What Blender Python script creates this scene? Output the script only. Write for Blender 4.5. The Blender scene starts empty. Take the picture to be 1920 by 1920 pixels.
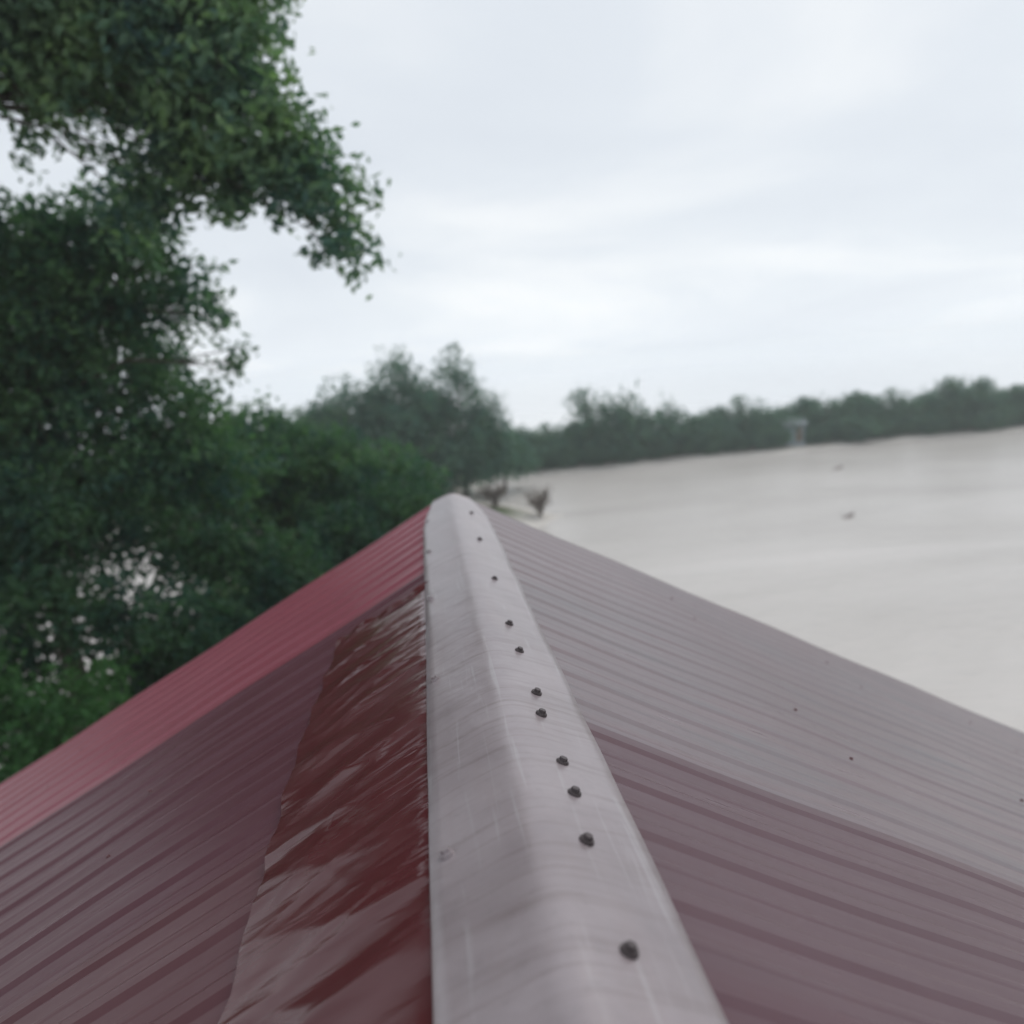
import bpy, bmesh, math, random
import numpy as np
from mathutils import Vector, Matrix

random.seed(4)
RNG = np.random.default_rng(11)
SC = bpy.context.scene
COL = SC.collection
rad = math.radians

# ------------------------------------------------------------------ camera
YAW, PITCH, ROLL = 5.9, 10.5, 4.2
cam_data = bpy.data.cameras.new('camera')
cam = bpy.data.objects.new('camera', cam_data)
COL.objects.link(cam)
cam_data.sensor_width = 36.0
cam_data.lens = 36.0 * 1450.0 / 1920.0
cam_data.clip_start = 0.05
cam_data.clip_end = 6000.0
a, p, r = rad(YAW), rad(PITCH), rad(ROLL)
fwd = Vector((math.sin(a) * math.cos(p), math.cos(a) * math.cos(p), -math.sin(p)))
rt = Vector((math.cos(a), -math.sin(a), 0.0))
up = rt.cross(fwd)
R_ = rt * math.cos(r) - up * math.sin(r)
U_ = up * math.cos(r) + rt * math.sin(r)
M = Matrix((R_, U_, -fwd)).transposed().to_4x4()
M.translation = Vector((-0.13, 0.0, 10.0))
cam.matrix_world = M
cam_data.dof.use_dof = True
cam_data.dof.focus_distance = 1.9
cam_data.dof.aperture_fstop = 1.5
SC.camera = cam

# ------------------------------------------------------------------ world: overcast sky
SUN_EL, SUN_AZ = 58.0, 55.0          # azimuth clockwise from +Y
world = bpy.data.worlds.new('World')
SC.world = world
world.use_nodes = True
nt = world.node_tree
nt.nodes.clear()
def wn(t, **kw):
    n = nt.nodes.new(t)
    for k, v in kw.items():
        setattr(n, k, v)
    return n
def wl(o, i): nt.links.new(o, i)
sky = wn('ShaderNodeTexSky', sky_type='NISHITA')
sky.sun_disc = False
sky.sun_elevation = rad(SUN_EL)
sky.sun_rotation = rad(SUN_AZ)
sky.air_density = 1.0
sky.dust_density = 3.0
tc = wn('ShaderNodeTexCoord')
sep = wn('ShaderNodeSeparateXYZ'); wl(tc.outputs['Generated'], sep.inputs[0])
mx = wn('ShaderNodeMath', operation='MAXIMUM'); wl(sep.outputs['Z'], mx.inputs[0]); mx.inputs[1].default_value = 0.0
ad = wn('ShaderNodeMath', operation='ADD'); wl(mx.outputs[0], ad.inputs[0]); ad.inputs[1].default_value = 0.16
dx = wn('ShaderNodeMath', operation='DIVIDE'); wl(sep.outputs['X'], dx.inputs[0]); wl(ad.outputs[0], dx.inputs[1])
dy = wn('ShaderNodeMath', operation='DIVIDE'); wl(sep.outputs['Y'], dy.inputs[0]); wl(ad.outputs[0], dy.inputs[1])
cmb = wn('ShaderNodeCombineXYZ'); wl(dx.outputs[0], cmb.inputs[0]); wl(dy.outputs[0], cmb.inputs[1]); cmb.inputs[2].default_value = 14.37
n1 = wn('ShaderNodeTexNoise'); n1.inputs['Scale'].default_value = 0.62; n1.inputs['Detail'].default_value = 5.0
n1.inputs['Roughness'].default_value = 0.5; n1.inputs['Distortion'].default_value = 0.4
wl(cmb.outputs[0], n1.inputs['Vector'])
ramp = wn('ShaderNodeValToRGB')
ramp.color_ramp.elements[0].position = 0.33; ramp.color_ramp.elements[0].color = (0.735, 0.785, 0.85, 1)
ramp.color_ramp.elements[1].position = 0.72; ramp.color_ramp.elements[1].color = (0.96, 0.985, 1.0, 1)
e = ramp.color_ramp.elements.new(0.50); e.color = (0.79, 0.84, 0.895, 1)
wl(n1.outputs['Fac'], ramp.inputs[0])
gain = wn('ShaderNodeVectorMath', operation='SCALE'); wl(ramp.outputs[0], gain.inputs[0]); 
hz1 = wn('ShaderNodeMath', operation='SUBTRACT'); hz1.inputs[0].default_value = 1.0; wl(mx.outputs[0], hz1.inputs[1])
hz2 = wn('ShaderNodeMath', operation='POWER'); wl(hz1.outputs[0], hz2.inputs[0]); hz2.inputs[1].default_value = 10.0
hz3 = wn('ShaderNodeMath', operation='MULTIPLY_ADD'); wl(hz2.outputs[0], hz3.inputs[0]); hz3.inputs[1].default_value = 2.6; hz3.inputs[2].default_value = 10.2
wl(hz3.outputs[0], gain.inputs['Scale'])
mix = wn('ShaderNodeMix', data_type='RGBA'); mix.inputs['Factor'].default_value = 0.92
wl(sky.outputs[0], mix.inputs['A']); wl(gain.outputs[0], mix.inputs['B'])
bg = wn('ShaderNodeBackground'); bg.inputs['Strength'].default_value = 0.1
wl(mix.outputs['Result'], bg.inputs['Color'])
wo = wn('ShaderNodeOutputWorld'); wl(bg.outputs[0], wo.inputs['Surface'])

sun_data = bpy.data.lights.new('sun', 'SUN')
sun_data.energy = 1.1
sun_data.angle = rad(40.0)
sun_data.color = (1.0, 0.97, 0.93)
sun = bpy.data.objects.new('sun', sun_data)
COL.objects.link(sun)
sd = Vector((math.sin(rad(SUN_AZ)) * math.cos(rad(SUN_EL)), math.cos(rad(SUN_AZ)) * math.cos(rad(SUN_EL)), math.sin(rad(SUN_EL))))
sun.rotation_euler = sd.to_track_quat('Z', 'Y').to_euler()

SC.render.engine = 'CYCLES'
SC.view_settings.view_transform = 'Standard'
SC.view_settings.look = 'None'
SC.view_settings.exposure = 0.0
SC.view_settings.gamma = 1.0
SC.view_settings.use_curve_mapping = False
SC.cycles.use_denoising = True
SC.cycles.max_bounces = 12
SC.cycles.diffuse_bounces = 8
SC.cycles.transmission_bounces = 12
SC.cycles.transparent_max_bounces = 8
SC.cycles.volume_bounces = 1

# ------------------------------------------------------------------ helpers
def tag(o, label=None, cat=None, group=None, kind=None):
    if label: o['label'] = label
    if cat: o['category'] = cat
    if group: o['group'] = group
    if kind: o['kind'] = kind
    return o

def link(name, me, mat=None, parent=None, loc=None):
    o = bpy.data.objects.new(name, me)
    COL.objects.link(o)
    if mat and me is not None and not me.materials:
        me.materials.append(mat)
    if parent: o.parent = parent
    if loc: o.location = loc
    return o

def empty(name, loc=(0, 0, 0)):
    o = bpy.data.objects.new(name, None)
    COL.objects.link(o)
    o.location = loc
    o.empty_display_size = 0.2
    return o

def mesh_np(name, verts, faces, smooth=False):
    """verts (N,3) array, faces (M,k) array with equal k"""
    verts = np.asarray(verts, np.float32); faces = np.asarray(faces, np.int32)
    me = bpy.data.meshes.new(name)
    k = faces.shape[1]
    me.vertices.add(len(verts)); me.vertices.foreach_set('co', verts.ravel())
    me.loops.add(faces.size); me.loops.foreach_set('vertex_index', faces.ravel())
    me.polygons.add(len(faces))
    me.polygons.foreach_set('loop_start', np.arange(len(faces), dtype=np.int32) * k)
    me.polygons.foreach_set('loop_total', np.full(len(faces), k, np.int32))
    me.polygons.foreach_set('use_smooth', np.full(len(faces), smooth))
    me.update(calc_edges=True)
    return me

class MB:
    def __init__(s): s.v = []; s.f = []
    def box(s, x0, x1, y0, y1, z0, z1):
        b = len(s.v)
        s.v += [(x0, y0, z0), (x1, y0, z0), (x1, y1, z0), (x0, y1, z0), (x0, y0, z1), (x1, y0, z1), (x1, y1, z1), (x0, y1, z1)]
        s.f += [tuple(b + i for i in q) for q in ((0, 3, 2, 1), (4, 5, 6, 7), (0, 1, 5, 4), (1, 2, 6, 5), (2, 3, 7, 6), (3, 0, 4, 7))]
    def poly(s, pts):
        b = len(s.v); s.v += [tuple(q) for q in pts]; s.f.append(tuple(range(b, b + len(pts))))
    def prism(s, pts, d):
        """closed polygon pts extruded by vector d"""
        b = len(s.v); n = len(pts)
        s.v += [tuple(q) for q in pts] + [(q[0] + d[0], q[1] + d[1], q[2] + d[2]) for q in pts]
        s.f.append(tuple(range(b, b + n))[::-1]); s.f.append(tuple(range(b + n, b + 2 * n)))
        for i in range(n):
            j = (i + 1) % n
            s.f.append((b + i, b + j, b + n + j, b + n + i))
    def tube(s, pts, radii, n=7):
        pts = [Vector(q) for q in pts]
        rings = []
        for i, q in enumerate(pts):
            d = (pts[min(i + 1, len(pts) - 1)] - pts[max(i - 1, 0)])
            if d.length < 1e-6: d = Vector((0, 0, 1))
            d.normalize()
            u = d.cross(Vector((0.31, 0.2, 0.93)))
            if u.length < 1e-3: u = d.cross(Vector((1, 0, 0)))
            u.normalize(); w = d.cross(u)
            b = len(s.v)
            for k in range(n):
                t = 2 * math.pi * k / n
                s.v.append(tuple(q + (u * math.cos(t) + w * math.sin(t)) * radii[i]))
            rings.append(b)
        for i in range(len(rings) - 1):
            for k in range(n):
                j = (k + 1) % n
                s.f.append((rings[i] + k, rings[i] + j, rings[i + 1] + j, rings[i + 1] + k))
        s.f.append(tuple(rings[0] + k for k in range(n))[::-1])
        s.f.append(tuple(rings[-1] + k for k in range(n)))
    def mesh(s, name, smooth=False):
        me = bpy.data.meshes.new(name)
        me.from_pydata(s.v, [], s.f)
        if smooth:
            me.polygons.foreach_set('use_smooth', np.full(len(me.polygons), True))
        me.update()
        return me
    def build(s, name, mat, parent=None, loc=None, smooth=False):
        return link(name, s.mesh(name, smooth), mat, parent, loc)

# ------------------------------------------------------------------ materials
class NT:
    def __init__(s, name):
        s.m = bpy.data.materials.new(name); s.m.use_nodes = True
        s.t = s.m.node_tree; s.t.nodes.clear()
        s.out = s.n('ShaderNodeOutputMaterial')
    def n(s, t, ins=None, **kw):
        n = s.t.nodes.new(t)
        for k, v in kw.items(): setattr(n, k, v)
        for k, v in (ins or {}).items():
            if hasattr(v, 'is_output'): s.t.links.new(v, n.inputs[k])
            else: n.inputs[k].default_value = v
        return n
    def l(s, o, i): s.t.links.new(o, i)
    def noise(s, vec, scale, detail=4.0, rough=0.55, dist=0.0):
        return s.n('ShaderNodeTexNoise', {'Vector': vec, 'Scale': scale, 'Detail': detail, 'Roughness': rough, 'Distortion': dist}).outputs['Fac']
    def ramp(s, fac, stops):
        n = s.n('ShaderNodeValToRGB', {'Fac': fac})
        cr = n.color_ramp
        while len(cr.elements) < len(stops): cr.elements.new(0.5)
        for e, (q, c) in zip(cr.elements, stops):
            e.position = q; e.color = (*c, 1) if len(c) == 3 else c
        return n.outputs[0]
    def mixc(s, fac, a, b, blend='MIX'):
        n = s.n('ShaderNodeMix', data_type='RGBA', blend_type=blend)
        for k, v in (('Factor', fac), ('A', a), ('B', b)):
            if hasattr(v, 'is_output'): s.l(v, n.inputs[k])
            else: n.inputs[k].default_value = v if k == 'Factor' else (*v, 1)
        return n.outputs['Result']
    def math(s, op, a, b=0.0):
        n = s.n('ShaderNodeMath', operation=op)
        for i, v in enumerate((a, b)):
            if hasattr(v, 'is_output'): s.l(v, n.inputs[i])
            else: n.inputs[i].default_value = v
        return n.outputs[0]
    def pos(s, sc=(1, 1, 1)):
        g = s.n('ShaderNodeNewGeometry').outputs['Position']
        return s.n('ShaderNodeVectorMath', {0: g, 1: sc}, operation='MULTIPLY').outputs[0]
    def objc(s, sc=(1, 1, 1)):
        g = s.n('ShaderNodeTexCoord').outputs['Object']
        return s.n('ShaderNodeVectorMath', {0: g, 1: sc}, operation='MULTIPLY').outputs[0]
    def bump(s, h, strength, dist):
        return s.n('ShaderNodeBump', {'Height': h, 'Strength': strength, 'Distance': dist}).outputs[0]
    def principled(s, **ins):
        n = s.n('ShaderNodeBsdfPrincipled')
        for k, v in ins.items():
            k = k.replace('_', ' ')
            if hasattr(v, 'is_output'): s.l(v, n.inputs[k])
            else: n.inputs[k].default_value = (*v, 1) if isinstance(v, tuple) and len(v) == 3 else v
        return n
    def finish(s, sh):
        s.l(sh, s.out.inputs['Surface']); return s.m

def mat_plain(name, c, rough=0.7, metal=0.0, var=0.25, scale=6.0, bump=0.0):
    t = NT(name)
    v = t.objc()
    f = t.noise(v, scale, 5)
    col = t.mixc(f, tuple(x * (1 - var) for x in c), tuple(min(1, x * (1 + var)) for x in c))
    pr = t.principled(Base_Color=col, Roughness=rough, Metallic=metal)
    if bump: t.l(t.bump(f, bump, 0.02), pr.inputs['Normal'])
    return t.finish(pr.outputs[0])

# painted sheet roofing: dusty maroon paint plus sky reflection painted in as grey, streaks run down the slope, tone by sheet
def mat_roof():
    t = NT('maroon_sheet')
    oi = t.n('ShaderNodeObjectInfo'); tint = oi.outputs['Color']
    streak = t.noise(t.pos((0.5, 5.0, 0.5)), 3.0, 6, 0.6)
    blot = t.noise(t.pos(), 1.1, 5, 0.6, 0.3)
    fine = t.noise(t.pos(), 38.0, 4, 0.65)
    dust_sky_grey = t.math('MULTIPLY', t.ramp(streak, [(0.40, (0, 0, 0)), (0.72, (1, 1, 1))]), t.ramp(blot, [(0.35, (0.15,) * 3), (0.65, (1,) * 3)]))
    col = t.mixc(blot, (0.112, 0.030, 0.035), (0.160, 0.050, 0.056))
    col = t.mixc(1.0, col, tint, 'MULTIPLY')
    amt = t.math('MULTIPLY', oi.outputs['Alpha'], t.math('MULTIPLY_ADD', dust_sky_grey, 0.38))
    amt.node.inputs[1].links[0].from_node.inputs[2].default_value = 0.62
    col = t.mixc(amt, col, (0.138, 0.134, 0.143))  # grey for dust and, on the right slope, painted-in sky reflection
    col = t.mixc(t.math('MULTIPLY', t.ramp(fine, [(0.5, (0, 0, 0)), (0.8, (1, 1, 1))]), 0.3), col, (0.10, 0.045, 0.045))
    ro = t.n('ShaderNodeMapRange', {'Value': streak, 'From Min': 0.3, 'From Max': 0.7, 'To Min': 0.26, 'To Max': 0.40}).outputs[0]
    pr = t.principled(Base_Color=col, Roughness=ro, IOR=1.5, Specular_IOR_Level=t.math('ADD', 0.07, t.math('MULTIPLY', oi.outputs['Alpha'], 0.44)))
    wav = t.noise(t.pos((0.35, 2.2, 0.35)), 2.4, 3)
    t.l(t.bump(wav, 0.35, 0.02), pr.inputs['Normal'])
    return t.finish(pr.outputs[0])

def mat_flash():
    t = NT('wet_maroon_flashing')
    v = t.pos()
    f = t.noise(v, 6.0, 5, 0.6); g = t.noise(t.pos((1, 1.6, 1)), 2.6, 4)
    col = t.mixc(f, (0.055, 0.012, 0.014), (0.090, 0.024, 0.027))
    ro = t.ramp(g, [(0.38, (0.07,) * 3), (0.62, (0.26,) * 3)])
    pr = t.principled(Base_Color=col, Roughness=ro, IOR=1.45)
    t.l(t.bump(t.noise(t.pos((5.0, 24.0, 5.0)), 1.0, 2, 0.5, 0.5), 0.22, 0.012), pr.inputs['Normal'])
    return t.finish(pr.outputs[0])

def mat_cap():
    t = NT('weathered_zinc')
    v = t.pos()
    blot = t.noise(v, 3.2, 6, 0.6, 0.4)
    fine = t.noise(v, 55.0, 4, 0.6)
    run = t.noise(t.pos((9.0, 1.2, 2.0)), 1.6, 5)
    col = t.mixc(t.ramp(blot, [(0.3, (0, 0, 0)), (0.7, (1, 1, 1))]), (0.205, 0.168, 0.178), (0.290, 0.247, 0.260))
    col = t.mixc(t.math('MULTIPLY', t.ramp(run, [(0.52, (0, 0, 0)), (0.78, (1, 1, 1))]), 0.45), col, (0.22, 0.165, 0.165))
    col = t.mixc(t.math('MULTIPLY', t.ramp(fine, [(0.55, (0, 0, 0)), (0.85, (1, 1, 1))]), 0.4), col, (0.15, 0.135, 0.135))
    wash = t.noise(t.pos((1.2, 26.0, 1.2)), 1.7, 5, 0.65)
    col = t.mixc(t.math('MULTIPLY', t.ramp(wash, [(0.50, (0, 0, 0)), (0.70, (1, 1, 1))]), 0.5), col, (0.12, 0.085, 0.08))
    scr = t.noise(t.pos((60.0, 2.5, 8.0)), 1.0, 3, 0.5, 0.6)
    col = t.mixc(t.math('MULTIPLY', t.ramp(scr, [(0.62, (0, 0, 0)), (0.70, (1, 1, 1))]), 0.35), col, (0.36, 0.34, 0.35))
    ro = t.n('ShaderNodeMapRange', {'Value': blot, 'To Min': 0.22, 'To Max': 0.40}).outputs[0]
    pr = t.principled(Base_Color=col, Roughness=ro, Metallic=0.10, IOR=1.85)
    dent = t.math('ADD', t.noise(v, 5.0, 3), t.math('MULTIPLY', t.noise(v, 17.0, 2), 0.25))
    t.l(t.bump(dent, 0.35, 0.012), pr.inputs['Normal'])
    return t.finish(pr.outputs[0])

def mat_leaf(name, c0, c1, c2, transl=0.45):
    t = NT(name)
    rnd = t.n('ShaderNodeNewGeometry').outputs['Random Per Island']
    clump = t.noise(t.pos(), 0.8, 3)
    col = t.ramp(rnd, [(0.0, c0), (0.55, c1), (1.0, c2)])
    k = t.ramp(clump, [(0.38, (0, 0, 0)), (0.62, (1, 1, 1))])
    col = t.mixc(k, t.mixc(0.55, col, c0), t.mixc(0.6, col, c2))
    pr = t.principled(Base_Color=col, Roughness=0.55, IOR=1.4, Specular_IOR_Level=0.22)
    tr = t.n('ShaderNodeBsdfTranslucent', {'Color': t.mixc(1.0, col, (0.9, 1.15, 0.6), 'MULTIPLY')})
    ms = t.n('ShaderNodeMixShader', {0: transl, 1: pr.outputs[0], 2: tr.outputs[0]})
    return t.finish(ms.outputs[0])

def mat_bark():
    t = NT('bark')
    v = t.objc((1, 1, 0.25))
    f = t.noise(v, 14, 6, 0.7)
    col = t.ramp(f, [(0.3, (0.035, 0.028, 0.022)), (0.7, (0.11, 0.09, 0.072))])
    pr = t.principled(Base_Color=col, Roughness=0.9)
    t.l(t.bump(f, 0.8, 0.03), pr.inputs['Normal'])
    return t.finish(pr.outputs[0])

def mat_water(name, rough, bump, c0=(0.42, 0.395, 0.365), c1=(0.56, 0.535, 0.50)):
    t = NT(name)
    v = t.pos()
    silt = t.noise(t.pos((0.6, 1.6, 1)), 0.05, 5, 0.6, 0.6)
    col = t.mixc(t.ramp(silt, [(0.3, (0, 0, 0)), (0.7, (1, 1, 1))]), c0, c1)
    pr = t.principled(Base_Color=col, Roughness=rough, IOR=1.333)
    w1 = t.noise(t.pos((1.0, 1.7, 1)), 1.3, 4, 0.55, 0.3)
    w2 = t.noise(t.pos((1.2, 1.9, 1)), 6.5, 3, 0.5, 0.2)
    h = t.math('ADD', w1, t.math('MULTIPLY', w2, 0.22))
    wind = t.ramp(t.noise(t.pos((0.35, 1.3, 1)), 0.09, 4, 0.6, 0.8), [(0.35, (0.35,) * 3), (0.65, (1.0,) * 3)])
    t.l(t.bump(t.math('MULTIPLY', h, wind), bump, 0.15), pr.inputs['Normal'])
    return t.finish(pr.outputs[0])

def mat_ground():
    t = NT('bank_soil_and_grass')
    v = t.pos()
    f = t.noise(v, 0.35, 6, 0.6); g = t.noise(v, 4.0, 5, 0.65)
    grass = t.mixc(g, (0.028, 0.048, 0.018), (0.075, 0.105, 0.038))
    soil = t.mixc(g, (0.09, 0.07, 0.05), (0.20, 0.165, 0.125))
    col = t.mixc(t.ramp(f, [(0.45, (0, 0, 0)), (0.62, (1, 1, 1))]), grass, soil)
    z = t.n('ShaderNodeSeparateXYZ', {0: v}).outputs['Z']
    wet = t.n('ShaderNodeMapRange', {'Value': t.math('ADD', z, t.math('MULTIPLY', f, 0.5)), 'From Min': 0.35, 'From Max': 0.85, 'To Min': 1.0, 'To Max': 0.0}).outputs[0]
    col = t.mixc(wet, col, t.mixc(g, (0.46, 0.43, 0.395), (0.58, 0.55, 0.51)))
    pr = t.principled(Base_Color=col, Roughness=0.9)
    t.l(t.bump(g, 0.6, 0.08), pr.inputs['Normal'])
    return t.finish(pr.outputs[0])

M_ROOF, M_CAP, M_BARK, M_WATER, M_GROUND = mat_roof(), mat_cap(), mat_bark(), mat_water('silty_water', 0.24, 0.7, (0.44, 0.41, 0.385), (0.585, 0.55, 0.525)), mat_ground()
M_LAKE = mat_water('calm_water', 0.03, 0.03, (0.66, 0.67, 0.68), (0.72, 0.73, 0.74))
M_SCREW = mat_plain('dull_screw', (0.085, 0.07, 0.072), 0.5, 0.6, 0.3, 60)
M_PSCREW = mat_plain('painted_screw', (0.13, 0.055, 0.06), 0.5, 0.1, 0.2, 60)
M_WALL = mat_plain('limewashed_wall', (0.42, 0.38, 0.32), 0.85, 0, 0.15, 2.5, 0.3)
M_WOOD = mat_plain('weathered_board', (0.16, 0.12, 0.09), 0.8, 0, 0.35, 9, 0.3)
M_GLASS = mat_plain('dark_pane', (0.02, 0.025, 0.03), 0.08, 0, 0.1, 1)
M_SHED = mat_plain('pale_blue_sheet', (0.22, 0.27, 0.30), 0.6, 0.1, 0.12, 3)
M_SHEDROOF = mat_plain('grey_sheet', (0.24, 0.27, 0.29), 0.6, 0.3, 0.2, 3)
M_DRIFT = mat_plain('grey_driftwood', (0.20, 0.17, 0.16), 0.85, 0, 0.35, 12, 0.4)
L_BIG = mat_leaf('leaf_bluegreen', (0.064, 0.13, 0.13), (0.118, 0.215, 0.15), (0.215, 0.315, 0.145))
L_MID = mat_leaf('leaf_dark', (0.036, 0.096, 0.092), (0.07, 0.155, 0.102), (0.13, 0.24, 0.098))
L_DEEP = mat_leaf('leaf_deep', (0.022, 0.066, 0.062), (0.042, 0.100, 0.068), (0.078, 0.155, 0.068))
L_FRESH = mat_leaf('leaf_fresh', (0.04, 0.11, 0.045), (0.065, 0.175, 0.055), (0.095, 0.215, 0.07))
L_FAR = mat_leaf('leaf_grey', (0.06, 0.14, 0.122), (0.088, 0.182, 0.138), (0.122, 0.22, 0.146), 0.25)
L_DRY = mat_leaf('leaf_dry', (0.09, 0.07, 0.06), (0.13, 0.10, 0.085), (0.17, 0.13, 0.11), 0.2)

# ------------------------------------------------------------------ terrain and water
def shore_right(y):      # near bank, right-hand water edge (x)
    y = np.asarray(y, float)
    return np.interp(y, [-200, -10, 0, 20, 40, 47, 51, 56, 62, 75], [30, 11, 9.5, 7.5, 5.0, 6.2, 8.6, 6.0, 4.5, 6.0])
def far_bank(x):
    x = np.asarray(x, float)
    return 72.2 + 0.03 * (x - 30) + 0.5 * np.sin(x * 0.31) + 0.35 * np.sin(x * 0.83 + 1)
def shore_left(y):
    y = np.asarray(y, float)
    return np.interp(y, [-200, 0, 18, 26, 45, 58, 70], [-20, -15, -13, -11.0, -12.5, -14, -20])
def ground_z(x, y):
    x = np.asarray(x, float); y = np.asarray(y, float)
    d1 = np.minimum(np.minimum(x - shore_right(y), far_bank(x) - y), 190 - x)
    d2 = np.minimum(np.minimum(shore_left(y) - x, 62 - y + 0.15 * x), x + 120)
    d3 = y - (far_bank(x) + 17 + 2 * np.sin(x * 0.05))   # open water behind the wooded strip
    d = np.maximum(np.maximum(d1, d2), d3)    # > 0 in water
    d = d + 0.35 * np.sin(x * 0.9) * np.cos(y * 0.7)
    land = np.clip(-d / 5.0, 0, 1); land = land * land * (3 - 2 * land)
    low = np.clip((y - 34) / 14.0, 0, 1)      # the bank sinks away from the house
    top = 2.9 * (1 - low) + 0.75 * low + 0.12 * np.sin(x * 0.5 + 1) * np.sin(y * 0.43)
    bed = -np.clip(d * 0.35, 0, 1.6)
    return np.where(d < 0, 0.02 + land * top, bed)

def axis(lo, hi, step, out):
    core = list(np.arange(lo, hi + 1e-6, step))
    g, s, x = [], step, hi
    while x < out:
        s *= 1.35; x += s; g.append(x)
    g2, s, x = [], step, lo
    while x > -out:
        s *= 1.35; x -= s; g2.append(x)
    return np.array(g2[::-1] + core + g)
gx, gy = axis(-40, 80, 0.9, 800), axis(-14, 90, 0.9, 800)
X, Y = np.meshgrid(gx, gy)
Z = ground_z(X, Y)
nx, ny = len(gx), len(gy)
idx = np.arange(nx * ny).reshape(ny, nx)
gf = np.stack([idx[:-1, :-1], idx[:-1, 1:], idx[1:, 1:], idx[1:, :-1]], -1).reshape(-1, 4)
ground = link('ground', mesh_np('ground', np.stack([X, Y, Z], -1).reshape(-1, 3), gf, True), M_GROUND)
tag(ground, kind='structure')
wx, wy = np.linspace(-900, 900, 12), np.linspace(-260, 82, 12)
WX, WY = np.meshgrid(wx, wy)
wi = np.arange(144).reshape(12, 12)
wf = np.stack([wi[:-1, :-1], wi[:-1, 1:], wi[1:, 1:], wi[1:, :-1]], -1).reshape(-1, 4)
water = link('water', mesh_np('water', np.stack([WX, WY, np.zeros_like(WX)], -1).reshape(-1, 3), wf), M_WATER)
tag(water, kind='structure')
LK = np.stack([WX, 82 + (WY + 260) * 818 / 342, np.zeros_like(WX)], -1).reshape(-1, 3)
tag(link('lake', mesh_np('lake', LK, wf), M_LAKE), kind='structure')

def gz(x, y): return float(ground_z(x, y))

# ------------------------------------------------------------------ the house: its roof fills the foreground
PITCH_R = rad(28.2)
CT, ST, TT = math.cos(PITCH_R), math.sin(PITCH_R), math.tan(PITCH_R)
RIDGE_Z, Y_NEAR, Y_FAR, RUN = 9.25 - 0.035, -3.22, 5.06, 4.75
house = empty('house', (0, 0.9, gz(0, 0.9)))
tag(house, 'house under a maroon ribbed metal gable roof with a pale screwed ridge cap', 'house')
H0 = house.location.copy()
def hpart(mb, name, mat, parent=None, smooth=False):
    """geometry in world coordinates, origin moved to the house base"""
    o = mb.build(name, mat, None, None, smooth)
    o.parent = parent or house
    o.matrix_parent_inverse = Matrix.Translation(-H0) if parent is None else Matrix.Identity(4)
    return o
def slope_pt(side, s, y, n):
    """s metres down the slope, n metres out of it"""
    return (side * (s * CT + n * ST), y, RIDGE_Z - s * ST + n * CT)

COVER, RIBP, RIBH = 0.82, 0.205, 0.009
def sheet_mesh(side, seed):
    rg = random.Random(seed)
    RIBH = 0.0095 if side < 0 else 0.0062
    prof = []       # (y, n) from the near lap rib to the far lap rib
    def rib(c):
        return [(c - 0.040, 0.0), (c - 0.016, RIBH), (c + 0.016, RIBH), (c + 0.040, 0.0)]
    prof += [(-0.014, RIBH), (0.014, RIBH), (0.034, 0.0)]
    for k in range(1, 4):
        c = k * RIBP
        prof += [(c - 0.122, 0.0), (c - 0.112, 0.0015), (c - 0.102, 0.0015), (c - 0.092, 0.0)]
        prof += rib(c)
    c = COVER
    prof += [(c - 0.122, 0.0), (c - 0.112, 0.0015), (c - 0.102, 0.0015), (c - 0.092, 0.0)]
    prof += [(c - 0.034, 0.0), (c - 0.014, RIBH), (c + 0.014, RIBH), (c + 0.030, 0.006)]
    L = RUN / CT
    ss = np.linspace(0.15, L, 26)
    th = 0.0016
    rg_amp, rg_ph = rg.uniform(0.5, 1.5), rg.uniform(0, 6)
    ph = 0.8
    v, f = [], []
    for i, s in enumerate(ss):
        sag = 0.0022 * math.sin(s * 2 * math.pi / 1.15 + ph) + 0.0012 * math.sin(s * 5.1 + ph * 2)
        for (yy, nn) in prof:
            q = yy / COVER
            off = 0.0040 * q + sag + 0.0012 * rg_amp * math.sin(q * math.pi) * math.sin(s * 3.3 + rg_ph)
            for tt in (0.0, -th):
                x, y, z = slope_pt(side, s, yy, nn + off + tt)
                v.append((x, y, z - RIDGE_Z))
    n = len(prof)
    def ix(i, j, k): return (i * n + j) * 2 + k
    for i in range(len(ss) - 1):
        for j in range(n - 1):
            A = (ix(i, j, 0), ix(i + 1, j, 0), ix(i + 1, j + 1, 0), ix(i, j + 1, 0))
            B = (ix(i, j, 1), ix(i, j + 1, 1), ix(i + 1, j + 1, 1), ix(i + 1, j, 1))
            f += [A, B] if side > 0 else [A[::-1], B[::-1]]
        for j in (0, n - 1):
            f.append((ix(i, j, 0), ix(i, j, 1), ix(i + 1, j, 1), ix(i + 1, j, 0)))
    for i in (0, len(ss) - 1):
        for j in range(n - 1):
            f.append((ix(i, j, 0), ix(i, j + 1, 0), ix(i, j + 1, 1), ix(i, j, 1)))
    me = bpy.data.meshes.new('roof_sheet')
    me.from_pydata(v, [], f); me.update()
    return me

def screw_mesh(rh=0.0075, rw=0.0125):
    mb = MB()
    mb.tube([(0, 0, -0.004), (0, 0, 0.0025)], [rw, rw * 0.94], 12)
    mb.tube([(0, 0, 0.0025), (0, 0, 0.0042)], [rh * 1.35, rh * 1.3], 12)
    mb.tube([(0, 0, 0.0042), (0, 0, 0.0105)], [rh, rh * 0.93], 6)
    return mb.mesh('screw')
SCREW = screw_mesh(0.006, 0.010)
SCREW.materials.append(M_PSCREW)
BIG = screw_mesh(0.009, 0.0145)
BIG.materials.append(M_SCREW)
PALE = screw_mesh(0.0095, 0.015)
PALE.materials.append(M_CAP)

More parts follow.
